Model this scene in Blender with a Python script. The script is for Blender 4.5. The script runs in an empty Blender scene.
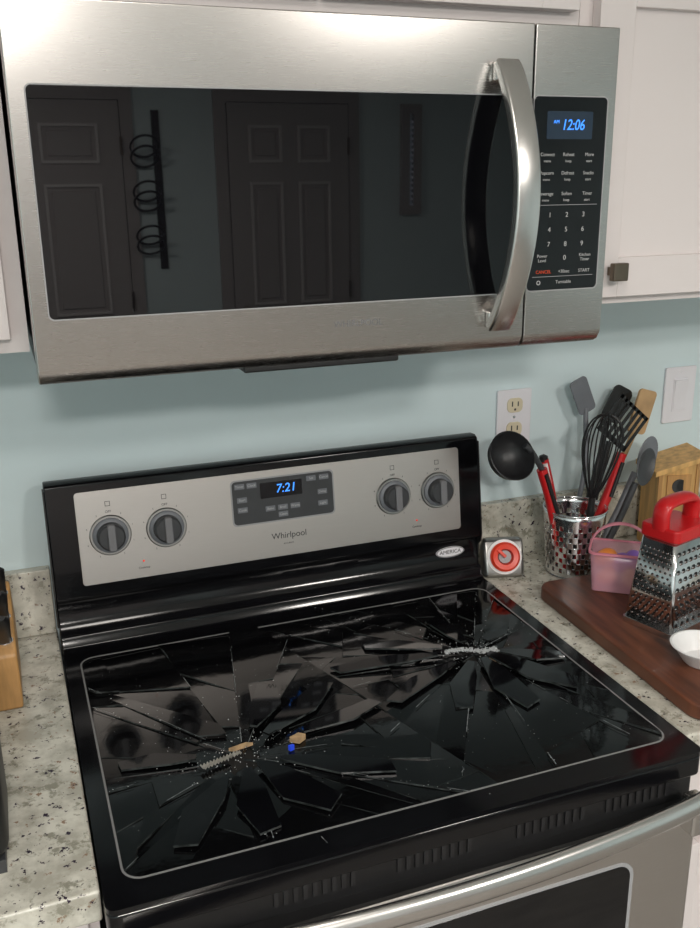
import bpy, bmesh, math, random
import numpy as np
from mathutils import Vector, Matrix
random.seed(7)
sc=bpy.context.scene
sc.view_settings.view_transform='Standard'
sc.view_settings.look='None'

# ---------------------------------------------------------------- materials
def newmat(name):
    m=bpy.data.materials.new(name); m.use_nodes=True
    nt=m.node_tree; b=nt.nodes['Principled BSDF']
    return m,nt,b
def N(nt,t,**k):
    n=nt.nodes.new(t)
    for a,v in k.items():
        if a in n.inputs: n.inputs[a].default_value=v
        else: setattr(n,a,v)
    return n
def mat(name,col,rough=.5,metal=0,var=.06,scale=40,bump=0,spec=.5,emit=None,es=1,alpha=1,trans=0,stretch=(1,1,1),coat=0,rvar=.0,bdist=.001):
    m,nt,b=newmat(name)
    tc=N(nt,'ShaderNodeTexCoord'); mp=N(nt,'ShaderNodeMapping'); mp.inputs['Scale'].default_value=stretch
    nt.links.new(tc.outputs['Object'],mp.inputs[0])
    no=N(nt,'ShaderNodeTexNoise'); no.inputs['Scale'].default_value=scale; no.inputs['Detail'].default_value=4
    nt.links.new(mp.outputs[0],no.inputs['Vector'])
    cr=N(nt,'ShaderNodeValToRGB')
    c0=[max(0,c*(1-var)) for c in col]; c1=[min(1,c*(1+var)) for c in col]
    cr.color_ramp.elements[0].position=.3; cr.color_ramp.elements[1].position=.7
    cr.color_ramp.elements[0].color=(*c0,1); cr.color_ramp.elements[1].color=(*c1,1)
    nt.links.new(no.outputs[0],cr.inputs[0]); nt.links.new(cr.outputs[0],b.inputs['Base Color'])
    b.inputs['Roughness'].default_value=rough; b.inputs['Metallic'].default_value=metal
    b.inputs['Specular IOR Level'].default_value=spec
    b.inputs['Coat Weight'].default_value=coat
    if rvar:
        mr=N(nt,'ShaderNodeMapRange'); mr.inputs[3].default_value=max(0,rough-rvar); mr.inputs[4].default_value=rough+rvar
        nt.links.new(no.outputs[0],mr.inputs[0]); nt.links.new(mr.outputs[0],b.inputs['Roughness'])
    if bump:
        bp=N(nt,'ShaderNodeBump'); bp.inputs['Strength'].default_value=bump; bp.inputs['Distance'].default_value=bdist
        nt.links.new(no.outputs[0],bp.inputs['Height']); nt.links.new(bp.outputs[0],b.inputs['Normal'])
    if emit: b.inputs['Emission Color'].default_value=(*emit,1); b.inputs['Emission Strength'].default_value=es
    if alpha<1: b.inputs['Alpha'].default_value=alpha
    if trans: b.inputs['Transmission Weight'].default_value=trans
    return m
M={}
M['wall']=mat('wall_paint_aqua',(.66,.775,.80),.7,var=.02,scale=6,bump=.05)
M['white']=mat('cabinet_white',(.76,.70,.69),.45,var=.015,scale=5)
M['ceil']=mat('ceiling_white',(.8,.8,.78),.8,var=.02,scale=20)
M['floor']=mat('floor_vinyl',(.24,.22,.20),.4,var=.2,scale=6,stretch=(1,8,1))
M['steel']=mat('brushed_steel',(.54,.515,.495),.27,1,var=.02,scale=140,stretch=(.25,30,9),rvar=.015)
M['steelv']=mat('handle_steel',(.68,.66,.64),.26,1,var=.03,scale=60,stretch=(30,30,.5),rvar=.03)
M['panel']=mat('panel_steel',(.59,.555,.53),.38,1,var=.02,scale=140,stretch=(.25,30,9),rvar=.015)
M['chrome']=mat('chrome',(.75,.75,.76),.14,1,var=.03)
M['ring']=mat('knob_ring_satin',(.42,.41,.40),.3,1,var=.03)
M['black']=mat('black_enamel',(.004,.004,.005),.12,var=.1,rvar=.02,spec=.42)
M['blackm']=mat('black_matte',(.010,.010,.011),.45,var=.1)
M['vent']=mat('vent_rib',(.018,.018,.02),.4,var=.1)
M['dark']=mat('dark_grey_plastic',(.04,.042,.046),.4,var=.08)
M['grey']=mat('grey_plastic',(.16,.17,.19),.45,var=.06)
M['grip']=mat('knob_grip_grey',(.17,.17,.18),.35,var=.04)
M['lgrey']=mat('light_grey',(.35,.35,.36),.5,var=.04)
M['mwglass']=mat('microwave_glass',(.003,.003,.004),.015,var=.05,spec=.52)
M['glass']=mat('cooktop_glass',(.0025,.0025,.003),.07,var=.3,scale=11,spec=.36,rvar=.02,bump=.4,bdist=.0018)
M['slab']=mat('cooktop_glass_slab',(.003,.003,.004),.05,var=.3,scale=11,spec=.5,rvar=.02)
M['void']=mat('burner_cavity_dark',(.008,.007,.006),.9,var=.3)
M['tan']=mat('insulation_tan',(.42,.28,.15),.9,var=.3,scale=120,bump=.6)
M['coil']=mat('element_ribbon',(.50,.48,.44),.4,.6,var=.3,scale=200)
M['dust']=mat('glass_crumbs',(.50,.52,.53),.2,var=.2,scale=300)
M['crack']=mat('crack_edge',(.15,.165,.17),.25,var=.7,scale=130)
M['edge']=mat('shard_edge',(.035,.04,.04),.2,var=.9,scale=60)
M['line']=mat('printed_line',(.20,.20,.20),.4,var=.05)
M['blue']=mat('display_blue',(.02,.1,.4),.4,emit=(.045,.27,1),es=1.6)
M['display_glint']=mat('display_glint_blue',(.02,.05,.5),.3,emit=(.02,.08,.8),es=.3)  # glowing blue stands in for the clock display's reflection in broken glass
M['lcd']=mat('lcd_black',(.004,.004,.006),.12)
M['lcdb']=mat('lcd_blue_window',(.02,.035,.06),.2)
M['ink']=mat('white_ink',(.45,.45,.45),.6)
M['inkd']=mat('dark_ink',(.04,.04,.04),.6)
M['redled']=mat('red_led',(.6,.02,.01),.4,emit=(1,.03,.01),es=.6)
M['red']=mat('red_plastic',(.52,.012,.015),.3,var=.05)
M['dial']=mat('timer_red',(.75,.045,.015),.35,var=.05)
M['orange']=mat('orange_ink',(.6,.06,.01),.5)
M['plate']=mat('outlet_plate',(.80,.78,.82),.35,var=.01)
M['almond']=mat('outlet_almond',(.70,.62,.45),.35,var=.01)
M['pine']=mat('pine_wood',(.60,.36,.13),.5,var=.25,scale=14,stretch=(6,6,.6))
M['block']=mat('knife_block_wood',(.46,.25,.09),.45,var=.25,scale=14,stretch=(6,6,.6))
M['woodsp']=mat('spatula_wood',(.50,.32,.16),.55,var=.15,scale=30)
M['board']=mat('walnut_board',(.115,.038,.019),.38,var=.45,scale=9,stretch=(9,1,1),bump=.05)
M['pink']=mat('pink_clear_plastic',(.85,.45,.55),.15,var=.02,alpha=.42)
M['pinks']=mat('pink_plastic_rim',(.78,.28,.36),.25,var=.02)
M['eggo']=mat('egg_orange',(.85,.28,.05),.3); M['eggy']=mat('egg_yellow',(.8,.55,.12),.3); M['eggp']=mat('egg_purple',(.30,.16,.6),.3)
M['whitep']=mat('white_plastic',(.80,.80,.80),.35,var=.02)
M['bronze']=mat('bronze_knob',(.16,.13,.10),.35,.9,var=.1)
M['doorw']=mat('door_paint_grey',(.42,.39,.39),.5,var=.02)
M['mould']=mat('door_moulding_highlight',(.66,.63,.63),.5,var=.02)  # lighter than the door: highlight lines on the moulding put into its colour
M['bulb']=mat('lamp_diffuser',(.9,.9,.85),.5,emit=(1,.93,.82),es=5)
M['blind']=mat('window_blind',(.8,.8,.8),.6,emit=(.6,.75,1),es=.4)
def granite():
    m,nt,b=newmat('granite')
    tc=N(nt,'ShaderNodeTexCoord')
    def noise(s,d=6,r=.6,off=0):
        mp=N(nt,'ShaderNodeMapping'); mp.inputs['Location'].default_value=(off,off*.7,off*1.3); nt.links.new(tc.outputs['Object'],mp.inputs[0])
        n=N(nt,'ShaderNodeTexNoise'); n.inputs['Scale'].default_value=s; n.inputs['Detail'].default_value=d; n.inputs['Roughness'].default_value=r
        nt.links.new(mp.outputs[0],n.inputs['Vector']); return n
    def ramp(a,b_,ca,cb):
        r=N(nt,'ShaderNodeValToRGB'); r.color_ramp.elements[0].position=a; r.color_ramp.elements[1].position=b_
        r.color_ramp.elements[0].color=(*ca,1); r.color_ramp.elements[1].color=(*cb,1); return r
    def mix(fac,c1,c2):
        x=N(nt,'ShaderNodeMix',data_type='RGBA'); nt.links.new(fac,x.inputs[0])
        if hasattr(c1,'default_value'): nt.links.new(c1,x.inputs[6])
        else: x.inputs[6].default_value=(*c1,1)
        x.inputs[7].default_value=(*c2,1); return x.outputs[2]
    r0=ramp(.38,.62,(.42,.40,.34),(.68,.66,.58)); nt.links.new(noise(24).outputs[0],r0.inputs[0])
    c=r0.outputs[0]
    f=ramp(.54,.62,(0,0,0),(1,1,1)); nt.links.new(noise(42,7,.72,3).outputs[0],f.inputs[0]); c=mix(f.outputs[0],c,(.28,.27,.215))
    f=ramp(.63,.67,(0,0,0),(1,1,1)); nt.links.new(noise(75,4,.65,9).outputs[0],f.inputs[0]); c=mix(f.outputs[0],c,(.28,.19,.13))
    f=ramp(.62,.65,(0,0,0),(1,1,1)); nt.links.new(noise(95,4,.65,17).outputs[0],f.inputs[0]); c=mix(f.outputs[0],c,(.035,.022,.04))
    nt.links.new(c,b.inputs['Base Color']); b.inputs['Roughness'].default_value=.25
    return m
M['granite']=granite()

# ---------------------------------------------------------------- mesh helpers
def mk(name,verts,faces,m,smooth=None,bevel=0,bseg=3):
    me=bpy.data.meshes.new(name); me.from_pydata([tuple(v) for v in verts],[],faces)
    bm=bmesh.new(); bm.from_mesh(me); bmesh.ops.recalc_face_normals(bm,faces=bm.faces); bm.to_mesh(me); bm.free()
    me.materials.append(M[m] if isinstance(m,str) else m)
    if smooth or bevel:
        me.shade_smooth(); me.set_sharp_from_angle(angle=math.radians(smooth or 35))
    o=bpy.data.objects.new(name,me); sc.collection.objects.link(o)
    if bevel:
        bv=o.modifiers.new('bevel','BEVEL'); bv.width=bevel; bv.segments=bseg; bv.limit_method='ANGLE'; bv.angle_limit=math.radians(35); bv.harden_normals=True
    return o
def box(name,x0,x1,y0,y1,z0,z1,m,bevel=0):
    v=[(x,y,z) for x in(x0,x1) for y in(y0,y1) for z in(z0,z1)]
    f=[(0,1,3,2),(4,6,7,5),(0,4,5,1),(2,3,7,6),(0,2,6,4),(1,5,7,3)]
    return mk(name,v,f,m,bevel=bevel)
def boxes(name,L,m,bevel=0):
    V=[];F=[]
    for (x0,x1,y0,y1,z0,z1) in L:
        b=len(V); V+=[(x,y,z) for x in(x0,x1) for y in(y0,y1) for z in(z0,z1)]
        F+=[tuple(b+i for i in f) for f in[(0,1,3,2),(4,6,7,5),(0,4,5,1),(2,3,7,6),(0,2,6,4),(1,5,7,3)]]
    return mk(name,V,F,m,bevel=bevel)
def prism(name,poly,a,b,m,axis='z',bevel=0,smooth=None):
    n=len(poly)
    def P(p,t):
        if axis=='z': return (p[0],p[1],t)
        if axis=='x': return (t,p[0],p[1])
        return (p[0],t,p[1])
    v=[P(p,a) for p in poly]+[P(p,b) for p in poly]
    f=[tuple(range(n)),tuple(range(n,2*n))]+[(i,(i+1)%n,(i+1)%n+n,i+n) for i in range(n)]
    return mk(name,v,f,m,bevel=bevel,smooth=smooth)
def rrect(x0,x1,y0,y1,r,seg=6):
    out=[]
    for cx,cy,a0 in((x1-r,y1-r,0),(x0+r,y1-r,90),(x0+r,y0+r,180),(x1-r,y0+r,270)):
        for i in range(seg+1):
            a=math.radians(a0+90*i/seg); out.append((cx+r*math.cos(a),cy+r*math.sin(a)))
    return out
def ring(name,outer,inner,a,b,m,axis='z'):
    n=len(outer)
    def P(p,t): return (p[0],p[1],t) if axis=='z' else (p[0],t,p[1])
    v=[P(p,a) for p in outer]+[P(p,a) for p in inner]+[P(p,b) for p in outer]+[P(p,b) for p in inner]
    f=[]
    for i in range(n):
        j=(i+1)%n
        f+=[(i,j,n+j,n+i),(2*n+i,2*n+j,3*n+j,3*n+i),(i,j,2*n+j,2*n+i),(n+i,n+j,3*n+j,3*n+i)]
    return mk(name,v,f,m,smooth=35)
def sweep(name,pts,rad,m,seg=12,flat=1.0,up=(0,1,0),caps=True,closed=False):
    pts=[Vector(p) for p in pts]; n=len(pts)
    if not isinstance(rad,(list,tuple)): rad=[rad]*n
    V=[];F=[]
    for i,p in enumerate(pts):
        if closed: t=pts[(i+1)%n]-pts[i-1]
        else: t=pts[min(i+1,n-1)]-pts[max(i-1,0)]
        t.normalize(); u=Vector(up); s=t.cross(u)
        if s.length<1e-4: s=t.cross(Vector((1,0,.01)))
        s.normalize(); w=s.cross(t).normalized()
        r=rad[i]; rs,rw=(r if isinstance(r,(tuple,list)) else (r,r*flat))
        for k in range(seg):
            a=2*math.pi*k/seg; V.append(p+s*(rs*math.cos(a))+w*(rw*math.sin(a)))
    for i in range(n if closed else n-1):
        for k in range(seg):
            j=(i+1)%n
            F.append((i*seg+k,i*seg+(k+1)%seg,j*seg+(k+1)%seg,j*seg+k))
    if caps and not closed: F+=[tuple(range(seg)),tuple(range((n-1)*seg,n*seg))]
    return mk(name,V,F,m,smooth=50)
def spline(pts,n=24):
    P=[Vector(p) for p in pts]; P=[P[0]*2-P[1]]+P+[P[-1]*2-P[-2]]
    out=[]; k=len(P)-3
    for i in range(k):
        for j in range(n//k+1):
            t=j/(n//k+1); a,b,c,d=P[i:i+4]
            out.append(.5*((2*b)+(c-a)*t+(2*a-5*b+4*c-d)*t*t+(3*b-a-3*c+d)*t**3))
    out.append(P[-2]); return out
def lathe(name,prof,m,mtx=Matrix(),seg=32,smooth=40):
    V=[];F=[]
    for r,z in prof:
        for k in range(seg):
            a=2*math.pi*k/seg; V.append(mtx@Vector((r*math.cos(a),r*math.sin(a),z)))
    for i in range(len(prof)-1):
        for k in range(seg): F.append((i*seg+k,i*seg+(k+1)%seg,(i+1)*seg+(k+1)%seg,(i+1)*seg+k))
    if prof[0][0]>1e-5: F.append(tuple(range(seg)))
    if prof[-1][0]>1e-5: F.append(tuple(range((len(prof)-1)*seg,len(prof)*seg)))
    o=mk(name,V,F,m,smooth=smooth)
    bm=bmesh.new(); bm.from_mesh(o.data); bmesh.ops.remove_doubles(bm,verts=bm.verts,dist=1e-5); bm.to_mesh(o.data); bm.free()
    return o
def text(name,s,size,mtx,m,ext=.0002,shear=0,align='CENTER',sx=1):
    cu=bpy.data.curves.new(name,'FONT'); cu.body=s; cu.size=size; cu.extrude=ext; cu.shear=shear; cu.align_x=align; cu.align_y='CENTER'
    o=bpy.data.objects.new(name+'_c',cu); sc.collection.objects.link(o)
    dg=bpy.context.evaluated_depsgraph_get(); me=bpy.data.meshes.new_from_object(o.evaluated_get(dg))
    bpy.data.objects.remove(o)
    me.transform(mtx@Matrix.Diagonal((sx,1,1,1))); me.materials.clear(); me.materials.append(M[m])
    r=bpy.data.objects.new(name,me); sc.collection.objects.link(r); return r
def group(name,loc,objs):
    e=bpy.data.objects.new(name,None); e.empty_display_size=.05; e.location=loc; sc.collection.objects.link(e)
    for o in objs:
        o.parent=e; o.matrix_parent_inverse=Matrix.Translation(Vector(loc)).inverted()
    return e
def T(x,y,z): return Matrix.Translation((x,y,z))
RX=lambda a: Matrix.Rotation(a,4,'X')
RY=lambda a: Matrix.Rotation(a,4,'Y')
RZ=lambda a: Matrix.Rotation(a,4,'Z')

# ---------------------------------------------------------------- room
XL,XR,YB,ZC=-1.7,2.7,-4.4,2.44
box('floor',XL-.1,XR+.1,YB-.1,.1,-.05,0,'floor')
box('ceiling',XL-.1,XR+.1,YB-.1,.1,ZC,ZC+.05,'ceil')
box('wall_back',XL-.1,XR+.1,0,.1,0,ZC,'wall')
box('wall_front',XL-.1,XR+.1,YB-.1,YB,0,ZC,'wall')
box('wall_left',XL-.1,XL,YB,0,0,ZC,'wall')
box('wall_right',XR,XR+.1,YB,0,0,ZC,'wall')
box('baseboard_front',.34,.74,YB,YB+.015,0,.1,'white')

def six_panel(name,x0,x1,z1,y):
    P=[box('slab',x0,x1,y,y+.03,0.005,z1,'doorw')]
    w=x1-x0; st=.11; mid=.09
    cols=[(x0+st,x0+w/2-mid/2),(x0+w/2+mid/2,x1-st)]
    rows=[(.22,.86),(.98,1.64),(1.74,z1-.11)]
    for c in cols:
        for r in rows:
            P.append(ring('panel_moulding',[(a,b) for a,b in [(c[0],r[0]),(c[1],r[0]),(c[1],r[1]),(c[0],r[1])]],[(c[0]+.014,r[0]+.014),(c[1]-.014,r[0]+.014),(c[1]-.014,r[1]-.014),(c[0]+.014,r[1]-.014)],y+.03,y+.040,'mould',axis='y'))
            P.append(box('raised_panel',c[0]+.035,c[1]-.035,y+.03,y+.037,r[0]+.035,r[1]-.035,'doorw',bevel=.004))
    P.append(boxes('casing',[(x0-.07,x0-.005,y,y+.02,0,z1+.07),(x1+.005,x1+.07,y,y+.02,0,z1+.07),(x0-.005,x1+.005,y,y+.02,z1+.005,z1+.07)],'doorw'))
    P.append(lathe('door_knob',[(.0,.0),(.028,.0),(.028,.006),(.01,.012),(.01,.035),(.024,.045),(.028,.06),(.018,.072),(0,.074)],'bronze',T(x0+.065,y+.03,.95)@RX(-math.pi/2)))
    P.append(boxes('hinges',[(x1-.005,x1+.008,y+.03,y+.036,z,z+.09) for z in(.25,1.0,1.78)],'bronze'))
    return group(name,((x0+x1)/2,y,0),P)
six_panel('door_1',.82,1.50,2.04,YB)
six_panel('door_2',-.62,.26,2.04,YB)
def window(name,x0,x1,z0,z1,y):
    P=[boxes('frame',[(x0-.05,x0,y,y+.03,z0-.05,z1+.05),(x1,x1+.05,y,y+.03,z0-.05,z1+.05),(x0,x1,y,y+.03,z1,z1+.05),(x0,x1,y,y+.03,z0-.05,z0)],'doorw'),
       boxes('blind_slats',[(x0,x1,y+.006,y+.02,z0+.03*i,z0+.03*i+.012) for i in range(int((z1-z0)/.03))],'blind')]
    return group(name,((x0+x1)/2,y,z0),P)
window('window_1',1.875,1.90,1.5,2.0,YB)
P=[boxes('back_bar',[(.425,.465,YB,YB+.012,1.2,2.0)],'blackm',bevel=.003)]
for i,z in enumerate((1.33,1.55,1.77)):
    c=[(.445-.075+.07*math.cos(t),YB+.085+.07*math.sin(t)*.9,z+.05*math.sin(t*1.0)) for t in [2*math.pi*k/28 for k in range(28)]]
    P.append(sweep('bottle_ring_%d'%i,c,.006,'blackm',8,closed=True,up=(0,0,1)))
    c2=[(x,y,z_+.05) for x,y,z_ in c]
    P.append(sweep('bottle_ring_b%d'%i,c2,.006,'blackm',8,closed=True,up=(0,0,1)))
    P.append(sweep('ring_arm_%d'%i,[(.445,YB+.005,z+.05),(.44,YB+.02,z+.03),(.43,YB+.04,z)],.006,'blackm',8))
group('wall_wine_rack',(.445,YB,1.2),P)

# ---------------------------------------------------------------- counters
box('countertop',-1.3,-.3815,-.65,-.0005,.875,.915,'granite',bevel=.004)
box('countertop.001',.3815,1.6,-.65,-.0005,.875,.915,'granite',bevel=.004)
box('backsplash',-1.3,-.383,-.02,-.0005,.9155,1.03,'granite',bevel=.002)
box('backsplash.001',.383,1.6,-.02,-.0005,.9155,1.03,'granite',bevel=.002)
def shaker(x0,x1,z0,z1,y,st=.058,t=.02):
    yi=y+t
    return [boxes('door_frame',[(x0,x0+st,y,yi,z0,z1),(x1-st,x1,y,yi,z0,z1),(x0+st,x1-st,y,yi,z1-st,z1),(x0+st,x1-st,y,yi,z0,z0+st)],'white',bevel=.0012),
            box('door_panel',x0+st-.002,x1-st+.002,y+.011,yi-.001,z0+st-.002,z1-st+.002,'white')]
def sqknob(x,y,z):
    return [box('knob_head',x-.013,x+.013,y-.026,y-.014,z-.013,z+.013,'bronze',bevel=.002),box('knob_stem',x-.006,x+.006,y-.016,y,z-.006,z+.006,'bronze')]
for nm,x0,x1 in(('base_cabinet',-1.3,-.384),('base_cabinet.001',.384,1.6)):
    P=[box('carcass',x0,x1,-.60,-.001,.1,.874,'white'),box('toe_kick',x0,x1,-.53,-.01,0,.1,'white'),box('drawer_front',x0+.012,x1-.012,-.62,-.6005,.715,.86,'white',bevel=.002)]
    mid=(x0+x1)/2
    P+=shaker(x0+.012,mid-.003,.12,.70,-.6205)+shaker(mid+.003,x1-.012,.12,.70,-.6205)
    P+=sqknob(mid,-.62,.79)
    group(nm,(mid,-.3,0),P)
P=[box('carcass',.3815,1.30,-.305,-.001,1.445,2.35,'white')]
P+=shaker(.402,.84,1.457,1.912,-.3255)+shaker(.846,1.29,1.457,1.912,-.3255)+sqknob(.447,-.3255,1.496)
P+=shaker(.402,.84,1.922,2.33,-.3255)+shaker(.846,1.29,1.922,2.33,-.3255)
group('upper_cabinet',(.84,-.15,1.445),P)
P=[box('carcass',-1.3,-.3815,-.305,-.001,1.433,2.35,'white')]
P+=shaker(-.85,-.402,1.452,2.33,-.3255)+shaker(-1.29,-.856,1.452,2.33,-.3255)
group('upper_cabinet.001',(-.84,-.15,1.433),P)
P=[box('carcass',-.3805,.3805,-.305,-.001,1.8155,2.35,'white')]
P+=shaker(-.368,-.003,1.845,2.33,-.3255)+shaker(.003,.368,1.845,2.33,-.3255)
group('upper_cabinet.002',(0,-.15,1.8155),P)

# ---------------------------------------------------------------- microwave
P=[]
zb,zt=1.4075,1.813
P.append(box('body',-.376,.376,-.362,-.001,zb+.004,zt,'dark',bevel=.002))
prof=[(-.405,zt),(-.405,zb+.018),(-.4035,zb+.013),(-.398,zb+.004),(-.39,zb),(-.3625,zb),(-.3625,zt)]
P.append(prism('door_panel',prof,-.378,.2515,'steel',axis='x',bevel=.0018))
P.append(prism('control_fascia',prof,.2535,.378,'steel',axis='x',bevel=.0018))
P.append(prism('door_window',rrect(-.359,.2500,1.483,1.7285,.006),-.4062,-.404,'mwglass',axis='y',bevel=.0006))
P.append(ring('window_trim',rrect(-.3605,.2512,1.4815,1.73,.007),rrect(-.359,.2500,1.483,1.7285,.006),-.4058,-.4035,'lgrey',axis='y'))
P.append(prism('control_glass',rrect(.2545,.3645,1.484,1.7285,.006),-.4062,-.404,'mwglass',axis='y',bevel=.0006))
P.append(ring('control_trim',rrect(.254,.366,1.4825,1.73,.007),rrect(.2545,.3645,1.484,1.7285,.006),-.4058,-.4035,'lgrey',axis='y'))
def sweep_rect(name,pts,w,h,m,bev=.003,wd=(1,0,0)):
    V=[];F=[];n=len(pts)
    pp=[Vector(p) for p in pts]; sec=rrect(-w,w,-h,h,bev,3)
    for i,p in enumerate(pp):
        t=(pp[min(i+1,n-1)]-pp[max(i-1,0)]).normalized(); s=Vector(wd); s=(s-t*s.dot(t)).normalized(); q=t.cross(s)
        for a,b in sec: V.append(p+s*a+q*b)
    k=len(sec)
    for i in range(n-1):
        for j in range(k): F.append((i*k+j,i*k+(j+1)%k,(i+1)*k+(j+1)%k,(i+1)*k+j))
    F+=[tuple(range(k)),tuple(range((n-1)*k,n*k))]
    return mk(name,V,F,m,smooth=40)
pts=[]
for i in range(37):
    t=i/36; z=1.441+t*(1.764-1.441); b=math.sin(math.pi*t)
    pts.append((.2075,-.414-.060*b**.8,z))
P.append(sweep_rect('handle',pts,.0165,.0075,'steelv',bev=.0035))
P.append(boxes('handle_feet',[(.193,.222,-.416,-.405,1.744,1.767),(.193,.222,-.416,-.405,1.438,1.461)],'steelv',bevel=.003))
F0=lambda x,z,y=-.4064: T(x,y,z)@RX(math.pi/2)
P.append(prism('lcd',rrect(.274,.343,1.677,1.711,.002),-.4066,-.406,'lcdb',axis='y'))
P.append(text('clock_digits','12:06',.0185,F0(.313,1.694,-.4068),'blue',shear=.2,sx=.85))
P.append(text('clock_am','AM',.006,F0(.288,1.698,-.4068),'blue'))
k=0
for r,z in enumerate((1.655,1.632,1.606)):
    for c,x in enumerate((.277,.309,.341)):
        P.append(text('key_label_%d'%k,['Convect','Reheat','More','Popcorn','Defrost','Snacks','Beverage','Soften','Timer'][k],.0062,F0(x,z+.003),'ink')); k+=1
        P.append(text('key_sub_%d'%k,['menu','keep','start'][c],.0048,F0(x,z-.005),'ink'))
for r,z in enumerate((1.582,1.563,1.544)):
    for c,x in enumerate((.285,.311,.337)):
        P.append(text('num_%d'%(r*3+c+1),str(r*3+c+1),.009,F0(x,z),'ink'))
P.append(text('num_0','0',.009,F0(.311,1.526),'ink'))
P.append(text('power_label','Power\nLevel',.006,F0(.276,1.526),'ink')); P.append(text('timer_label','Kitchen\nTimer',.006,F0(.343,1.526),'ink'))
P.append(text('cancel_label','CANCEL',.0062,F0(.279,1.508),'orange')); P.append(text('sec_label','+30sec',.0062,F0(.311,1.508),'ink')); P.append(text('start_label','START',.0062,F0(.343,1.508),'ink'))
P.append(boxes('divider_lines',[(.262,.357,-.4066,-.406,1.5015,1.5021),(.262,.357,-.4066,-.406,1.5945,1.5951)],'lgrey'))
P.append(text('light_label','Turntable',.0062,F0(.311,1.494),'ink'))
P.append(ring('power_icon',[(.272+.003*math.cos(a),1.494+.003*math.sin(a)) for a in np.linspace(0,6.1,20)],[(.272+.002*math.cos(a),1.494+.002*math.sin(a)) for a in np.linspace(0,6.1,20)],-.4066,-.406,'ink',axis='y'))
P.append(text('brand_plate','WHIRLPOOL',.0115,F0(.012,1.456,-.4051),'grip'))
P.append(box('underside_panel',-.372,.372,-.36,-.01,zb-.001,zb+.004,'blackm'))
P.append(boxes('grease_filters',[(-.30,-.06,-.30,-.08,zb-.003,zb-.001),(.06,.30,-.30,-.08,zb-.003,zb-.001)],'grey'))
P.append(box('lamp_cover',-.135,.075,-.39,-.345,zb-.007,zb+.002,'blackm',bevel=.003))
group('over_range_microwave',(0,-.2,zb),P)

# ---------------------------------------------------------------- range
P=[]
P.append(box('body',-.376,.376,-.655,-.02,.03,.874,'blackm'))
P.append(boxes('feet',[(-.35,-.31,-.62,-.58,0,.03),(.31,.35,-.62,-.58,0,.03),(-.35,-.31,-.08,-.04,0,.03),(.31,.35,-.08,-.04,0,.03)],'blackm'))
P.append(prism('cooktop_frame',rrect(-.3795,.3795,-.686,-.03,.012,5),.880,.9095,'black',bevel=.004))
P.append(ring('cooktop_border',rrect(-.3795,.3795,-.686,-.06,.012,6),rrect(-.356,.356,-.648,-.130,.022,6),.9095,.9158,'black'))
P.append(ring('border_line',rrect(-.3570,.3570,-.6490,-.1290,.0230,6),rrect(-.3545,.3545,-.6465,-.1315,.0205,6),.9156,.9163,'line'))
prof=[(-.022,.905),(-.022,1.176),(-.028,1.182),(-.046,1.183),(-.054,1.179),(-.056,1.172),(-.0775,1.002),(-.0775,.994),(-.074,.990),(-.066,.988),(-.064,.98),(-.066,.955),(-.078,.938),(-.086,.934),(-.088,.928),(-.094,.918),(-.105,.9155),(-.105,.905)]
P.append(prism('backguard',prof,-.3795,.3795,'black',axis='x',bevel=.0025))
ecp=[(-.03,.93),(-.03,1.170),(-.056,1.172),(-.080,1.0),(-.078,.985),(-.068,.975),(-.068,.945)]
P.append(prism('end_cap_left',ecp,-.3815,-.3795,'blackm',axis='x'))
P.append(prism('end_cap_right',ecp,.3795,.3815,'blackm',axis='x'))
tilt=math.atan(.0215/.17)
def fy(z): return -.056-(1.172-z)*.1265
def BG(x,z,off=0):
    n=Vector((0,-math.cos(tilt),math.sin(tilt))); p=Vector((x,fy(z),z))+n*off
    return Matrix.Translation(p)@RX(math.pi/2-tilt)
def bgplate(name,x0,x1,z0,z1,r,off,th,m,bevel=.0005):
    cx,cz=(x0+x1)/2,(z0+z1)/2
    o=prism(name,rrect(x0-cx,x1-cx,z0-cz,z1-cz,r),0,th,m,bevel=bevel); o.data.transform(BG(cx,cz,off)); return o
P.append(bgplate('control_panel',-.336,.338,1.014,1.166,.006,0,.0015,'panel'))
P.append(bgplate('display_surround',-.0865,.0960,1.0755,1.1545,.008,.0015,.0008,'lgrey',.0003))
P.append(bgplate('display_panel',-.084,.0935,1.078,1.152,.007,.0022,.0006,'dark',.0003))
P.append(bgplate('lcd',-.036,.038,1.118,1.145,.002,.0028,.0004,'lcd',.0002))
P.append(text('clock_digits','7:21',.021,BG(.009,1.132,.0034),'blue',shear=.15))
def key(i,x,z,w=.017,h=.009,s='Bake'):
    P.append(bgplate('key_%d'%i,x-w/2,x+w/2,z-h/2,z+h/2,.001,.0028,.0003,'grey',.0001))
    P.append(text('key_text_%d'%i,s,.006,BG(x,z,.0032),'ink'))
ks=[(-.071,1.143,'Timer'),(-.050,1.143,'Clock'),(-.068,1.120,'Start'),(-.068,1.103,'Cook'),(-.020,1.100,'Bake'),(.002,1.100,'Broil'),(.024,1.100,'Warm'),(.002,1.088,'Clean'),(.078,1.143,'Cancel'),(.055,1.143,'Set'),(.074,1.118,'Delay'),(.074,1.098,'Light')]
for i,(x,z,s) in enumerate(ks): key(i,x,z,s=s)
P.append(text('brand_logo','Whirlpool',.0150,BG(.010,1.050,.0017),'inkd'))
P.append(text('mode_label','ACCUBAKE',.0035,BG(.008,1.036,.0017),'inkd'))
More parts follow.
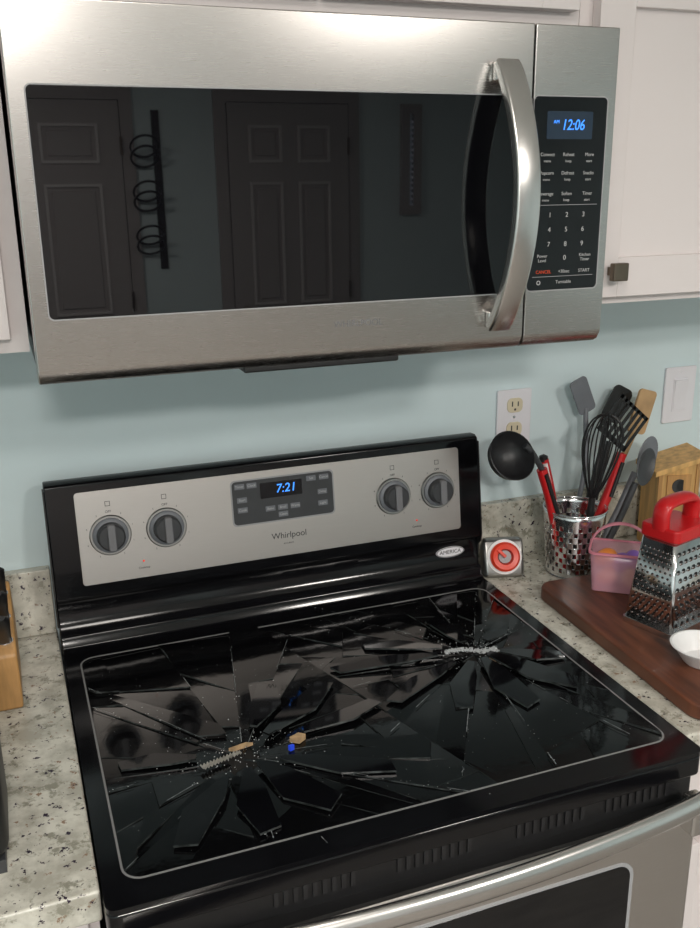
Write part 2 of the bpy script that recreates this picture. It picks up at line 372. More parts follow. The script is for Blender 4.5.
for i,x in enumerate((-.286,-.1965,.2065,.2935)):
    z=1.092
    B=BG(x,z,.0015)
    P.append(lathe('knob_ring_%d'%i,[(.0,0),(.0325,0),(.033,.0015),(.0315,.003),(.0,.003)],'ring',B,40))
    P.append(lathe('knob_skirt_%d'%i,[(.0,.003),(.0285,.003),(.028,.006),(.025,.008),(0,.008)],'grey',B,40))
    P.append(lathe('knob_body_%d'%i,[(.0,.008),(.0225,.008),(.0215,.021),(.019,.0235),(0,.0245)],'dark',B,40))
    g=prism('knob_grip_%d'%i,rrect(-.0062,.0062,-.0215,.0215,.004),.018,.029,'grip',bevel=.002); g.data.transform(B); P.append(g)
    P.append(text('knob_tick_%d'%i,'OFF',.0055,BG(x,z+.038,.0017),'inkd'))
    P.append(ring('burner_icon_%d'%i,[(-.004,-.004),(.004,-.004),(.004,.004),(-.004,.004)],[(-.0032,-.0032),(.0032,-.0032),(.0032,.0032),(-.0032,.0032)],0,.0002,'inkd')); P[-1].data.transform(BG(x,z+.051,.0016))
    for a in (60,20,-20,-60,-120,-160,160,120):
        q=BG(x+.038*math.cos(math.radians(a)),z+.038*math.sin(math.radians(a)),.0017)
        P.append(text('knob_scale',str(abs(a)//30+1),.004,q,'inkd'))
for i,x in enumerate((-.238,.250)):
    P.append(lathe('indicator_%d'%i,[(0,0),(.0017,0),(.0012,.001),(0,.0012)],'redled',BG(x,1.042,.0015),12))
    P.append(text('indicator_text_%d'%i,'Cooktop',.005,BG(x,1.031,.0017),'inkd'))
B=T(.322,-.0665,.967)@RX(math.pi/2)
el=lambda a_,b_:[(a_*math.cos(a),b_*math.sin(a)) for a in np.linspace(0,2*math.pi,40,endpoint=False)]
ov=prism('badge',el(.029,.0105),0,.0012,'plate'); ov.data.transform(B); P.append(ov)
ov=ring('badge_rim',el(.0285,.0100),el(.0270,.0088),.001,.0014,'inkd'); ov.data.transform(B); P.append(ov)
P.append(text('badge_text','AMERICA',.0105,T(.322,-.068,.967)@RX(math.pi/2),'inkd'))

# --- shattered glass
P1=np.array((-.182,-.478)); P2=np.array((.225,-.345))
zone=rrect(-.3543,.3543,-.6463,-.1317,.02,4)
def clip(poly,a,n):
    out=[];m=len(poly)
    for i in range(m):
        p=np.array(poly[i]);q=np.array(poly[(i+1)%m]); dp=(p-a)@n; dq=(q-a)@n
        if dp>=0: out.append(tuple(p))
        if dp*dq<0: out.append(tuple(p+(q-p)*dp/(dp-dq)))
    return out
def area(p):
    return .5*abs(sum(p[i][0]*p[(i+1)%len(p)][1]-p[(i+1)%len(p)][0]*p[i][1] for i in range(len(p)))) if len(p)>2 else 0
pieces=[];cracks=[]
mid=(P1+P2)/2; nn=(P1-P2)/np.linalg.norm(P1-P2)
rng=random.Random(31)
def addpiece(poly,first,C):
    d=np.linalg.norm(np.mean(poly,axis=0)-C)
    if area(poly)>.0040 and not first and rng.random()<.7:
        c=np.mean(poly,axis=0); a=math.atan2(*(C-c)[::-1])+rng.choice((-1,1))*rng.uniform(.10,.35)
        n=np.array((-math.sin(a),math.cos(a)))
        for q in(clip(poly,c,n),clip(poly,c,-n)):
            if area(q)>1e-6: pieces.append((q,False,d))
    else: pieces.append((poly,first,d))
for C,sgn,k in((P1,1,21),(P2,-1,23)):
    reg=clip(zone,mid,nn*sgn)
    ang=sorted([2*math.pi*(i+rng.uniform(-.48,.48))/k for i in range(k)])
    for i in range(k):
        a0=ang[i]; a1=ang[(i+1)%k]+(2*math.pi if i==k-1 else 0)
        n0=np.array((-math.sin(a0),math.cos(a0))); n1=np.array((math.sin(a1),-math.cos(a1)))
        w=clip(clip(reg,C,n0),C,n1)
        if area(w)<1e-6: continue
        far=max([np.dot(np.array(v)-C,(math.cos(a0),math.sin(a0))) for v in w])
        cracks.append((C,a0,far))
        am=(a0+a1)/2; rest=w; r=rng.uniform(.016,.034); first=True
        while True:
            th=am+rng.uniform(-.95,.95); nrm=np.array((math.cos(th),math.sin(th))); pt=C+np.array((math.cos(am),math.sin(am)))*r
            inner=clip(rest,pt,-nrm); outer=clip(rest,pt,nrm)
            if area(inner)>1e-7: addpiece(inner,first,C)
            rest=outer; first=False
            r=r*rng.uniform(2.0,3.6)
            if area(rest)<6e-4 or r>.32:
                if area(rest)>1e-7: addpiece(rest,False,C)
                break
V=[];F=[];FM=[]
for poly,first,dist in pieces:
    if first and rng.random()<.7: continue
    c=np.mean(poly,axis=0); n=len(poly)
    ext=max(np.linalg.norm(np.array(p)-c) for p in poly)
    amp=min(rng.uniform(.3,1)*.055, rng.uniform(.6,1)*.0046/max(ext,.01))
    ax=rng.uniform(0,2*math.pi); tx,ty=math.cos(ax)*amp,math.sin(ax)*amp
    dz=rng.uniform(-.0008,.0006)
    if dist<.08: dz-=.0006
    b=len(V)
    sh=1-min(.03,.0004/max(math.sqrt(area(poly)),.004))
    hs=[]
    for x,y in poly: hs.append(((x-c[0])*tx+(y-c[1])*ty)*sh)
    base=.9152+dz-min(0,min(hs)+.0022)*1.0
    top=[];bot=[]
    for (x,y),h in zip(poly,hs):
        x2,y2=c[0]+(x-c[0])*sh,c[1]+(y-c[1])*sh
        top.append((x2,y2,base+h)); bot.append((x2,y2,base+h-.0022))
    V+=top+bot
    F+=[tuple(range(b,b+n)),tuple(range(b+2*n-1,b+n-1,-1))]+[(b+i,b+(i+1)%n,b+n+(i+1)%n,b+n+i) for i in range(n)]
    FM+=[0,0]+[1]*n
o=mk('broken_glass_shards',V,F,'glass'); o.data.materials.append(M['edge'])
for p_,mi in zip(o.data.polygons,FM): p_.material_index=mi
P.append(o)
# larger lifted slabs lying over the breaks
V=[];F=[];FM=[]
def slab(C,deg,r0,L,w0_,w1_,h0,h1,roll_=0.0):
    a=math.radians(deg); d=np.array((math.cos(a),math.sin(a))); n=np.array((-d[1],d[0]))
    loc=[(0,-w0_*.5),(L*.55,-w1_*.62),(L,-w1_*.15),(L*.93,w1_*.5),(L*.3,w1_*.38),(0,w0_*.5)]
    b=len(V); m=len(loc)
    top=[];bot=[]
    for s_,t_ in loc:
        p=C+d*(r0+s_)+n*t_; z=h0+(h1-h0)*(s_/L)+roll_*t_
        top.append((p[0],p[1],z)); bot.append((p[0],p[1],z-.003))
    V.extend(top+bot)
    F.extend([tuple(range(b,b+m)),tuple(range(b+2*m-1,b+m-1,-1))]+[(b+i,b+(i+1)%m,b+m+(i+1)%m,b+m+i) for i in range(m)])
    FM.extend([0,0]+[1]*m)
for deg,r0,L,wa,wb,h0,h1,rl in((38,.05,.16,.010,.036,.925,.921,.04),(14,.09,.13,.012,.030,.924,.921,-.05),(62,.06,.12,.010,.040,.926,.920,.06),(-62,.03,.13,.008,.045,.924,.921,.05),(-95,.035,.12,.01,.040,.925,.920,-.04),(-128,.05,.13,.008,.040,.924,.921,.05),(-30,.05,.15,.008,.032,.923,.921,.03),(165,.06,.10,.01,.028,.923,.920,.04)):
    slab(P1,deg,r0,L,wa,wb,h0,h1,rl)
for deg,r0,L,wa,wb,h0,h1,rl in((-58,.025,.15,.012,.040,.926,.921,.05),(-28,.04,.10,.010,.032,.924,.920,-.05),(-90,.03,.14,.010,.040,.925,.920,.06),(-125,.04,.13,.010,.036,.925,.921,-.05),(-155,.05,.15,.008,.030,.924,.921,.05),(172,.06,.17,.008,.026,.924,.921,-.04),(150,.05,.13,.010,.030,.925,.920,.05),(95,.03,.10,.012,.034,.924,.920,.03),(35,.04,.08,.010,.028,.923,.920,.05)):
    slab(P2,deg,r0,L,wa,wb,h0,h1,rl)
o=mk('lifted_glass_slabs',V,F,'slab'); o.data.materials.append(M['edge'])
for p_,mi in zip(o.data.polygons,FM): p_.material_index=mi
P.append(o)
P.append(box('burner_tray',-.356,.356,-.648,-.130,.9090,.9100,'void'))
V=[];F=[];CV=[];CF=[]
def crumb(x,y,z,s):
    b=len(V)
    for dx,dy,dz in((1,0,-.5),(-.5,.87,-.5),(-.5,-.87,-.5),(0,0,1)):
        V.append((x+s*(dx+rng.uniform(-.4,.4)),y+s*(dy+rng.uniform(-.4,.4)),z+s*(dz*.7+.35)))
    F.extend([(b,b+1,b+2),(b,b+1,b+3),(b+1,b+2,b+3),(b+2,b,b+3)])
for C,a,far in cracks:
    d=np.array((math.cos(a),math.sin(a))); n=np.array((-d[1],d[0]))
    t=.02; on=rng.random()<.25
    while t<far-.01:
        L=rng.uniform(.008,.05); t2=min(far-.004,t+L)
        if rng.random()<(.5 if on else .12):
            w=rng.uniform(.0002,.0006); b=len(CV)
            for tt in(t,t2):
                for s in(-1,1):
                    p=C+d*tt+n*s*w; CV.append((p[0],p[1],.9185))
            CF.append((b,b+1,b+3,b+2))
        if on:
            for _ in range(int(L*80)):
                tt=rng.uniform(t,t2); p=C+d*tt+n*rng.gauss(0,.002); crumb(p[0],p[1],.918,rng.uniform(.0003,.0009))
        t=t2
for C,nc,s in((P1,150,.045),(P2,160,.045)):
    for _ in range(nc):
        x,y=C[0]+rng.gauss(0,s),C[1]+rng.gauss(0,s*.8); crumb(x,y,.9185,rng.uniform(.0004,.0012))
for _ in range(260): crumb(rng.uniform(-.34,.34),rng.uniform(-.63,-.15),.918,rng.uniform(.0003,.0006))
P.append(mk('glass_crumbs',V,F,'dust')); P.append(mk('crack_lines',CV,CF,'crack'))
def ribbon(name,x0,y0,x1,y1,w,m,nw=12):
    V=[];F=[];n=nw*4
    d=np.array((x1-x0,y1-y0)); L=np.linalg.norm(d); d/=L; nn_=np.array((-d[1],d[0]))
    for i in range(n+1):
        t=i/n; z=.9215+.0018*math.sin(t*nw*2*math.pi)
        for s in(-1,1):
            p=np.array((x0,y0))+d*L*t+nn_*s*w*(1-.3*t); V.append((p[0],p[1],z))
    for i in range(n): F.append((2*i,2*i+1,2*i+3,2*i+2))
    o=mk(name,V,F,m); s=o.modifiers.new('s','SOLIDIFY'); s.thickness=.0008; return o
P.append(ribbon('element_ribbon',-.238,-.486,-.184,-.471,.0045,'coil',12))
P.append(prism('insulation_a',[(-.196,-.457),(-.172,-.452),(-.163,-.456),(-.19,-.461)],.9162,.9205,'tan'))
P.append(prism('insulation_b',[(-.116,-.468),(-.102,-.462),(-.094,-.469),(-.105,-.476)],.9162,.9245,'tan'))
P.append(prism('blue_glint_chip',[(-.123,-.484),(-.116,-.483),(-.115,-.486),(-.121,-.488)],.9162,.9235,'display_glint'))  # added chip, painted reflection of the blue clock digits
P.append(prism('insulation_c',[(.237,-.372),(.248,-.368),(.250,-.376),(.242,-.383)],.9162,.9245,'tan'))
V=[];F=[]
for _ in range(420):
    t=rng.random(); x=.180+t*.082; y=-.333-.016*t+.006*math.sin(t*6)+rng.gauss(0,.0025+.002*t)
    crumb(x,y,.920,rng.uniform(.0008,.0022))
P.append(mk('glass_pile',V,F,'dust'))

# front
P.append(box('vent_panel',-.374,.374,-.672,-.65,.838,.882,'blackm'))
L=[]
for g0 in(-.20,-.05,.11,.24):
    for i in range(9): L.append((g0+i*.0115,g0+i*.0115+.005,-.6745,-.6715,.852,.872))
P.append(boxes('vent_ribs',L,'vent'))
P.append(box('oven_door',-.374,.374,-.692,-.656,.20,.832,'panel',bevel=.006))
P.append(box('door_top_trim',-.370,.370,-.690,-.656,.8322,.838,'blackm'))
P.append(prism('oven_window',rrect(-.272,.272,.42,.779,.02),-.6935,-.690,'mwglass',axis='y',bevel=.001))
P.append(ring('oven_window_trim',rrect(-.277,.277,.415,.784,.024),rrect(-.272,.272,.42,.779,.02),-.693,-.690,'lgrey',axis='y'))
P.append(box('storage_drawer',-.374,.374,-.685,-.656,.05,.19,'panel',bevel=.006))
pts=[]
for i in range(33):
    t=i/32; x=-.366+.732*t
    pts.append((x,-.712-.034*math.sin(math.pi*t)**.8,.864))
P.append(sweep('oven_handle',pts,[(.010,.015)]*33,'steelv',16,up=(0,0,1)))
P.append(boxes('handle_mounts',[(-.368,-.345,-.716,-.690,.812,.866),(.345,.368,-.716,-.690,.812,.866)],'steelv',bevel=.004))
group('electric_range',(0,-.35,0),P)

# ---------------------------------------------------------------- wall plates
def recept(x,z):
    P=[prism('plate',rrect(x-.037,x+.037,z-.054,z+.054,.004),-.006,-.0003,'plate',axis='y',bevel=.002)]
    for dz in(-.0235,.0235):
        P.append(prism('socket',rrect(x-.0165,x+.0165,z+dz-.014,z+dz+.014,.010),-.0085,-.005,'almond',axis='y',bevel=.0008))
        P.append(boxes('slots',[(x-.0075,x-.005,-.0088,-.008,z+dz-.002,z+dz+.008),(x+.005,x+.0075,-.0088,-.008,z+dz-.002,z+dz+.007),(x-.002,x+.002,-.0088,-.008,z+dz-.010,z+dz-.006)],'inkd'))
    P.append(lathe('screw',[(0,0),(.003,0),(.002,.001),(0,.0012)],'chrome',T(x,-.006,z)@RX(math.pi/2),12))
    group('wall_outlet',(x,0,z),P)
recept(.484,1.195)
x,z=.871,1.2035
P=[prism('plate',rrect(x-.038,x+.038,z-.058,z+.058,.004),-.006,-.0003,'plate',axis='y',bevel=.002),
   prism('bezel',rrect(x-.0175,x+.0175,z-.035,z+.035,.002),-.0075,-.005,'plate',axis='y',bevel=.0005),
   prism('rocker',[(-.006,z-.032),(-.006,z+.032),(-.0105,z+.031),(-.0085,z),(-.0088,z-.031)],x-.0155,x+.0155,'plate',axis='x',bevel=.0008),
   lathe('screw',[(0,0),(.003,0),(.002,.001),(0,.0012)],'plate',T(x,-.006,z+.047)@RX(math.pi/2),12)]
group('light_switch',(x,0,z),P)

# ---------------------------------------------------------------- utensil crock
cx,cy=.548,-.130
V=[];F=[];seg=40;rows_=12;H=.130
for j in range(rows_+1):
    z=.918+(H-.003)*j/rows_; r=.049+.009*(j/rows_)
    for k in range(seg):
        a=2*math.pi*k/seg; V.append((cx+r*math.cos(a),cy+r*math.sin(a),z))
for j in range(rows_):
    for k in range(seg): F.append((j*seg+k,j*seg+(k+1)%seg,(j+1)*seg+(k+1)%seg,(j+1)*seg+k))
cr=mk('perforated_wall',V,F,'chrome',smooth=60)
bm=bmesh.new(); bm.from_mesh(cr.data); bm.faces.ensure_lookup_table()
sel=[f for i,f in enumerate(bm.faces) if 1<=(i//seg)<=rows_-3 and ((i%seg)+(i//seg))%2==0]
bmesh.ops.inset_individual(bm,faces=sel,thickness=.0014)
bmesh.ops.delete(bm,geom=sel,context='FACES'); bm.to_mesh(cr.data); bm.free(); cr.data.shade_smooth()
s=cr.modifiers.new('s','SOLIDIFY'); s.thickness=.0008
crp=[cr,lathe('base',[(0,.9153),(.049,.9153),(.0495,.919),(.047,.919),(0,.919)],'chrome',T(cx,cy,0)),
     sweep('rim',[(cx+.0585*math.cos(a),cy+.0585*math.sin(a),.918+H-.003) for a in np.linspace(0,2*math.pi,40,endpoint=False)],.0018,'chrome',8,up=(0,0,1),closed=True)]
group('utensil_crock',(cx,cy,.915),crp)

def bent(name,a,b,r,m,flat=1,mid=None,n=12,up=(0,1,0)):
    pts=spline([a]+(mid or [])+[b],n); return sweep(name,pts,r,m,10,flat,up)
P=[]
B=T(.400,-.14,1.163)@RZ(.35)@RX(math.radians(58))@RY(math.radians(-14))
prof=[(.0,-.036),(.018,-.034),(.032,-.024),(.041,-.010),(.044,.004),(.0455,.006),(.044,.007),(.042,.004),(.039,-.009),(.030,-.022),(.016,-.031),(0,-.033)]
P.append(lathe('bowl',prof,'vent',B,32))
P.append(bent('neck',(.430,-.135,1.178),(.472,-.133,1.125),.0055,'dark',mid=[(.445,-.135,1.165)]))
P.append(bent('grip',(.469,-.133,1.129),(.524,-.138,.93),.0100,'red',mid=[(.492,-.135,1.06)]))
P.append(bent('grip_inlay',(.472,-.143,1.122),(.508,-.148,1.02),.004,'blackm'))
group('ladle',(.42,-.13,1.1),P)
P=[bent('grip',(.490,-.106,1.138),(.533,-.112,.93),.0085,'red',mid=[(.509,-.110,1.06)]),bent('stripe',(.488,-.114,1.132),(.514,-.119,1.03),.0045,'whitep'),
   lathe('end',[(0,0),(.008,.002),(.008,.012),(0,.016)],'blackm',T(.489,-.106,1.132),16)]
group('pastry_brush',(.51,-.11,1.0),P)
P=[]
base=Vector((.556,-.168,1.072)); ax=Vector((.13,-.01,1)).normalized(); L=.158
sx=Vector((1,0,-.1)).normalized(); sy=ax.cross(sx).normalized()
for k in range(7):
    a=math.pi*k/7; d=sx*math.cos(a)+sy*math.sin(a)*.8; pts=[]
    for i in range(33):
        t=math.pi*2*i/32; u=(1-math.cos(t))/2; w=math.sin(t)*.046*(.35+.75*u)
        pts.append(base+ax*(L*u)+d*w)
    P.append(sweep('wire_%d'%k,pts,.0015,'blackm',6,closed=False))
b0=Vector((.556,-.155,.93))
P.append(sweep('grip',[b0,b0.lerp(base,.5),base+ax*.003],[.0085,.008,.006],'blackm',12))
group('whisk',(.556,-.16,1.0),P)
def plate(name,c,w,h,th,rotm,m,r=.008,slots=0):
    if slots==0:
        o=prism(name,rrect(-w,w,-h,h,r),-th/2,th/2,m,bevel=.0006)
    else:
        L=[(-w,w,-th/2,th/2,h-.007,h),(-w,w,-th/2,th/2,-h,-h+.010)]
        n=slots+1; bw=2*w/(2*n-1)
        for i in range(n): L.append((-w+2*i*bw,-w+2*i*bw+bw,-th/2,th/2,-h,h))
        o=boxes(name,[(a,b,e,f,c_,d_) for a,b,c_,d_,e,f in L],m)
    o.data.transform(Matrix.Translation(c)@rotm); return o
FR=lambda ry,rx=0,rz=0: RZ(rz)@RY(ry)@RX(math.pi/2+rx)
P=[plate('blade',Vector((.612,-.040,1.232)),.019,.036,.004,FR(math.radians(-24)),'grey',.008),bent('shaft',(.621,-.040,1.207),(.555,-.090,.93),.005,'grey',mid=[(.610,-.063,1.08)])]
group('spatula',(.58,-.08,1.1),P)
P=[plate('blade',Vector((.662,-.102,1.187)),.042,.040,.002,FR(math.radians(40)),'blackm',slots=6),bent('shaft',(.634,-.102,1.155),(.585,-.112,.93),.0055,'blackm',mid=[(.608,-.107,1.05)])]
group('slotted_turner',(.63,-.1,1.1),P)
P=[plate('blade',Vector((.745,-.050,1.190)),.021,.044,.006,FR(math.radians(16)),'woodsp',.008),bent('shaft',(.733,-.050,1.155),(.575,-.095,.925),.006,'woodsp',mid=[(.66,-.07,1.04)])]
group('wooden_spatula',(.7,-.07,1.1),P)
P=[plate('blade',Vector((.700,-.030,1.205)),.024,.036,.003,FR(math.radians(28)),'blackm',.012),bent('shaft',(.682,-.030,1.173),(.562,-.108,.925),.005,'blackm',mid=[(.635,-.055,1.05)])]
group('solid_turner',(.66,-.05,1.1),P)
def spoon(name,c,ry,hd,base_,m,hm,s=1.0):
    sp=lathe('bowl',[(0,-.009),(.014*s,-.007),(.022*s,0),(.0235*s,.001),(.021*s,.002),(.012*s,-.003),(0,-.005)],m,Matrix.Translation(c)@RY(ry)@RX(math.radians(70))@Matrix.Diagonal((1,1.7,1,1)),24)
    return group(name,tuple(c),[sp,bent('shaft',hd,base_,.0065,hm,mid=[((hd[0]+base_[0])/2+.006,(hd[1]+base_[1])/2,(hd[2]+base_[2])/2)])])
spoon('serving_spoon',Vector((.712,-.117,1.122)),math.radians(42),(.686,-.118,1.092),(.586,-.135,.935),'grey','grey',1.05)
spoon('serving_spoon.001',Vector((.672,-.165,1.118)),math.radians(36),(.652,-.165,1.090),(.575,-.158,.93),'dark','dark',.95)
P=[bent('grip',(.640,-.135,1.140),(.560,-.130,.93),.0090,'red',mid=[(.608,-.133,1.04)]),
   bent('inlay',(.636,-.144,1.125),(.616,-.143,1.06),.004,'blackm')]
group('cooking_fork',(.62,-.13,1.0),P)

# ---------------------------------------------------------------- kitchen timer
B=T(.424,-.080,.9155)@RZ(math.radians(-18))@Matrix.Scale(1.12,4)
P=[]
o=prism('case',[(.022,0),(.022,.040),(.010,.060),(-.004,.064),(-.012,.058),(-.030,.012),(-.030,0)],-.034,.034,'ring',axis='x',bevel=.009); o.data.transform(B); P.append(o)
D=B@T(0,-.0218,.036)@RX(math.pi/2-math.atan2(.018,.046))
P.append(lathe('dial_face',[(0,0),(.029,0),(.029,.003),(.0,.003)],'whitep',D,32))
P.append(lathe('dial_ring',[(.012,.003),(.0245,.003),(.0245,.010),(.021,.014),(.0135,.013),(.011,.003)],'dial',D,32))
P.append(lathe('dial_center',[(0,.003),(.0115,.003),(.0105,.007),(0,.008)],'lgrey',D,32))
o=box('dial_pointer',-.0025,.0025,.000,.018,.007,.0155,'dial',bevel=.001); o.data.transform(D@RZ(.8)); P.append(o)
group('kitchen_timer',(.424,-.080,.9155),P)

# ---------------------------------------------------------------- cutting board
bp=rrect(-.17,.17,-.222,.222,.03,6)
o=prism('cutting_board',bp,0,.024,'board',bevel=.004); o.matrix_world=T(.590,-.422,.9155)@RZ(math.radians(-2.0))
zt_=.9398
# ---------------------------------------------------------------- basket with eggs
B=T(.551,-.266,zt_)@RZ(math.radians(-38))
P=[]
def frus(name,w0,d0,w1,d1,h,th,m):
    a=rrect(-w0,w0,-d0,d0,.008,4); b=rrect(-w1,w1,-d1,d1,.010,4); n=len(a)
    V=[(x,y,.001) for x,y in a]+[(x,y,h) for x,y in b]
    F=[(i,(i+1)%n,(i+1)%n+n,i+n) for i in range(n)]+[tuple(range(n))]
    o=mk(name,V,F,m,smooth=50); s=o.modifiers.new('s','SOLIDIFY'); s.thickness=th; return o
o=frus('tub',.044,.028,.050,.034,.073,.0012,'pink'); o.data.transform(B); P.append(o)
o=ring('rim',rrect(-.053,.053,-.037,.037,.012,4),rrect(-.0495,.0495,-.0335,.0335,.010,4),.071,.075,'pinks'); o.data.transform(B); P.append(o)
hp=[B@Vector((.051*math.cos(t),0,.071+.048*math.sin(t))) for t in np.linspace(0,math.pi,22)]
P.append(sweep('handle',hp,[(.002,.007)]*22,'pinks',10,up=tuple((B.to_3x3()@Vector((0,1,0))))))
for i,(x,y,z,m,a) in enumerate([(-.018,-.006,.022,'eggo',.5),(.020,-.006,.022,'eggy',1.8),(.003,.004,.044,'eggp',1.2),(-.024,.008,.050,'eggo',.2),(.027,.008,.050,'eggp',2.4)]):
    mt=B@T(x,y,z)@RZ(a)@RY(1.2)@Matrix.Scale(.016,4)
    pr=[(math.sin(t)*(1-.12*math.cos(t)),-math.cos(t)*1.3) for t in np.linspace(0,math.pi,14)]; pr[0]=(0,pr[0][1]); pr[-1]=(0,pr[-1][1])
    P.append(lathe('egg_%d'%i,pr,m,mt,20))
group('easter_basket',(.551,-.266,zt_),P)

# ---------------------------------------------------------------- box grater
GX,GY=.543,-.405
B=T(GX,GY,zt_)@RZ(math.radians(16))
P=[]
w0,d0,w1,d1,h=.054,.046,.041,.031,.158
b0=rrect(-w0,w0,-d0,d0,.006,3); b1=rrect(-w1,w1,-d1,d1,.006,3); n=len(b0)
V=[(x,y,.001) for x,y in b0]+[(x,y,h) for x,y in b1]; F=[(i,(i+1)%n,(i+1)%n+n,i+n) for i in range(n)]
o=mk('body',V,F,'chrome',smooth=30); s=o.modifiers.new('s','SOLIDIFY'); s.thickness=.0012; o.data.transform(B); P.append(o)
o=ring('foot_band',rrect(-w0-.001,w0+.001,-d0-.001,d0+.001,.006,3),rrect(-w0+.003,w0-.003,-d0+.003,d0-.003,.004,3),0,.010,'chrome'); o.data.transform(B); P.append(o)
def teeth(side,nx,nz,r):
    Vh=[];Fh=[];Vb=[];Fb=[]
    for j in range(nz):
        z=.022+(h-.044)*j/(nz-1); t=z/h
        w=(w0+(w1-w0)*t) if side in('f','b') else (d0+(d1-d0)*t)
        dd=(d0+(d1-d0)*t) if side in('f','b') else (w0+(w1-w0)*t)
        for i in range(nx):
            u=-w*.80+1.6*w*(i+.5*(j%2)*.9)/(nx-.55)
            if u>w*.84: continue
            def Q(du,dz_,off):
                sl=((d0-d1) if side in('f','b') else (w0-w1))/h
                dd2=dd-sl*dz_
                if side=='f': return (u+du,-dd2-off,z+dz_)
                return (-dd2-off,u+du,z+dz_)
            b=len(Vh)
            for k in range(10):
                a=2*math.pi*k/10; Vh.append(Q(r*math.cos(a),r*math.sin(a)*.8,.0006))
            Fh.append(tuple(range(b,b+10)))
            b=len(Vb)
            for k in range(7):
                a=math.pi*k/6; Vb.append(Q(r*1.25*math.cos(a),-r*1.1*math.sin(a),.0006))
                Vb.append(Q(r*.9*math.cos(a),-r*.2*math.sin(a)+.0005,r*.9*(.3+math.sin(a))))
            for k in range(6): Fb.append((b+2*k,b+2*k+1,b+2*k+3,b+2*k+2))
    a=mk('holes_'+side,Vh,Fh,'blackm'); a.data.transform(B); c=mk('teeth_'+side,Vb,Fb,'chrome',smooth=60); c.data.transform(B); return [a,c]
P+=teeth('f',6,9,.0042)+teeth('l',7,15,.0022)
o=prism('top_cap',rrect(-.045,.045,-.035,.035,.010,4),h-.006,h+.016,'red',bevel=.004); o.data.transform(B); P.append(o)
hp=spline([(-.039,0,h+.010),(-.039,0,h+.036),(-.030,0,h+.049),(0,0,h+.052),(.030,0,h+.049),(.039,0,h+.036),(.039,0,h+.010)],36)
hp=[B@Vector(p) for p in hp]
P.append(sweep('handle',hp,[(.0085,.015)]*len(hp),'red',14,up=tuple(B.to_3x3()@Vector((0,1,0)))))
group('box_grater',(GX,GY,zt_),P)

# ---------------------------------------------------------------- white cup
bx,by=.503,-.533
P=[lathe('bowl',[(0,0),(.024,0),(.028,.004),(.040,.022),(.046,.027),(.047,.029),(.044,.0295),(.037,.022),(.025,.006),(0,.004)],'whitep',T(bx,by,zt_),40)]
hs=spline([(bx+.042,by-.012,zt_+.026),(bx+.07,by-.022,zt_+.027),(bx+.10,by-.032,zt_+.026)],10)
P.append(sweep('handle',hs,[(.007,.002)]*len(hs),'whitep',10,up=(0,0,1)))
group('measuring_cup',(bx,by,zt_),P)

# ---------------------------------------------------------------- wooden outhouse box
B=T(.798,-.085,.9155)@RZ(math.radians(-14))@Matrix.Scale(1.10,4)
P=[]
o=prism('walls',[(-.038,0),(.038,0),(.038,.172),(-.038,.150)],-.034,.034,'pine',axis='y',bevel=.001); o.data.transform(B); P.append(o)
o=prism('roof',[(-.048,.1455),(.048,.1725),(.048,.182),(-.048,.155)],-.044,.042,'pine',axis='y',bevel=.001); o.data.transform(B); P.append(o)
o=boxes('plank_trim',[(-.038,-.031,-.0365,-.034,.0,.150),(.031,.038,-.0365,-.034,.0,.168),(-.022,.022,-.037,-.034,.004,.145)],'block'); o.data.transform(B); P.append(o)
moon=[(.013*math.cos(a),.013*math.sin(a)) for a in np.linspace(math.radians(60),math.radians(300),16)]+[(.005+.010*math.cos(a),.0115*math.sin(a)) for a in np.linspace(math.radians(285),math.radians(75),14)]
o=prism('crescent_cutout',[(x_,z_+.125) for x_,z_ in moon],-.0382,-.0365,'inkd',axis='y'); o.data.transform(B); P.append(o)
group('wooden_outhouse_box',(.798,-.085,.9155),P)

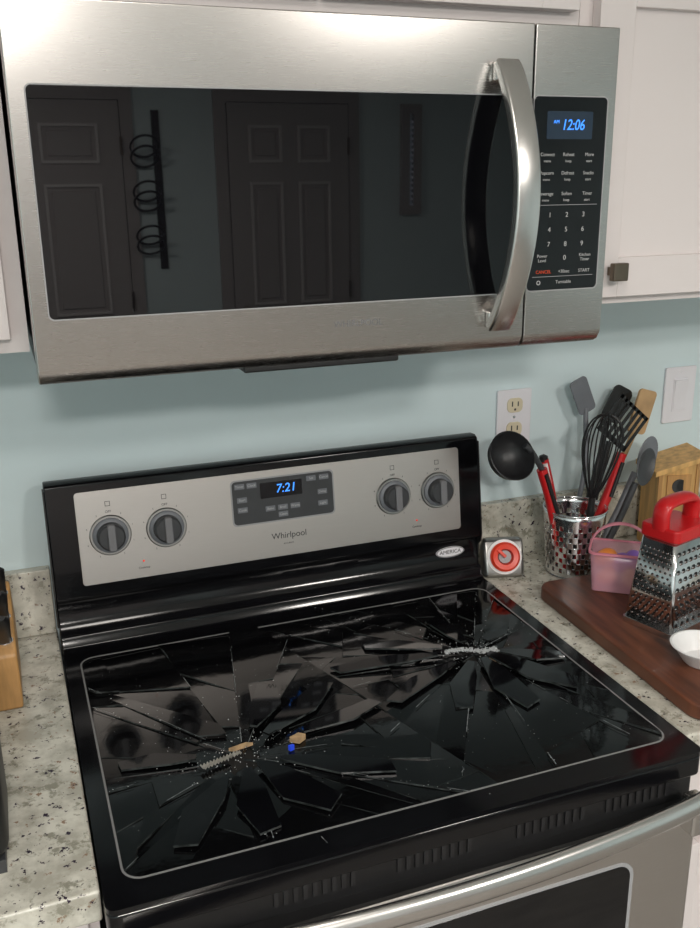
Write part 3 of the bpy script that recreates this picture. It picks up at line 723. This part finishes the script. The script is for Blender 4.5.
# ---------------------------------------------------------------- knife block
P=[]
prof=[(-.245,.9155),(-.105,.9155),(-.075,.985),(-.150,1.075),(-.235,.995)]
P.append(prism('block',prof,-.56,-.443,'block',axis='x',bevel=.004))
nrm=Vector((0,-.080,.085)).normalized()
for i in range(3):
    for j in range(3):
        x=-.457-.034*i; t=(j+.6)/3.2
        p=Vector((x,-.235+.085*t,.995+.080*t)); 
        P.append(sweep('knife_handle_%d%d'%(i,j),[p-nrm*.004,p+nrm*.02,p+nrm*.055,p+nrm*.082,p+nrm*.090],[(.006,.010),(.006,.0095),(.0065,.011),(.007,.012),(.004,.006)],'blackm',10,up=(1,0,0)))
        P.append(sweep('bolster_%d%d'%(i,j),[p-nrm*.002,p+nrm*.006],[(.0065,.0115)]*2,'chrome',10,up=(1,0,0)))
group('knife_block',(-.5,-.17,.9155),P)
P=[prism('shell',rrect(-.70,-.467,-.590,-.450,.025,6),.930,1.095,'blackm',bevel=.012),box('base',-.695,-.472,-.585,-.455,.9155,.932,'dark'),
   boxes('slots',[(-.67,-.50,-.495,-.475,1.094,1.0965),(-.67,-.50,-.565,-.545,1.094,1.0965)],'void'),box('lever',-.471,-.463,-.535,-.515,1.05,1.06,'dark',bevel=.002)]
group('toaster',(-.585,-.52,.9155),P)

# ---------------------------------------------------------------- lights
def lamp(name,x,y,power,size,r=.16,col=(1,.945,.885)):
    P=[lathe('base',[(0,ZC),(r+.01,ZC),(r+.01,ZC-.02),(0,ZC-.02)],'chrome',T(x,y,-.0005)),lathe('diffuser',[(r,ZC-.02),(r*.95,ZC-.05),(r*.6,ZC-.075),(0,ZC-.085)],'bulb',T(x,y,0))]
    group(name,(x,y,ZC),P)
    ld=bpy.data.lights.new(name+'_light','AREA'); ld.shape='DISK'; ld.size=size; ld.energy=power; ld.color=col
    lo=bpy.data.objects.new(name+'_light',ld); lo.location=(x,y,ZC-.10); sc.collection.objects.link(lo)
lamp('ceiling_light',-.55,-3.0,62,.45)
lamp('ceiling_light.001',.9,-2.4,26,.4)
lamp('added_fill_lamp',-.2,-1.3,5,.4)  # added fill lamp, lifts bounce near the range
w=bpy.data.worlds.new('World'); sc.world=w; w.use_nodes=True
w.node_tree.nodes['Background'].inputs[0].default_value=(.8,.88,1,1); w.node_tree.nodes['Background'].inputs[1].default_value=.3

# ---------------------------------------------------------------- camera
yaw,pitch,roll=.3592,-.2958,-.0128
cyw,syw=math.cos(yaw),math.sin(yaw); cp,sp=math.cos(pitch),math.sin(pitch)
f=Vector((syw*cp,cyw*cp,sp)); r=Vector((cyw,-syw,0)); u=r.cross(f)
r2=r*math.cos(roll)+u*math.sin(roll); u2=-r*math.sin(roll)+u*math.cos(roll)
cam=bpy.data.cameras.new('camera'); co=bpy.data.objects.new('camera',cam); sc.collection.objects.link(co)
m=Matrix((( r2.x,u2.x,-f.x,-.4097),(r2.y,u2.y,-f.y,-1.4914),(r2.z,u2.z,-f.z,1.6251),(0,0,0,1)))
co.matrix_world=m
cam.sensor_fit='VERTICAL'; cam.sensor_height=36; cam.lens=919.8/928*36; cam.clip_start=.02
sc.camera=co
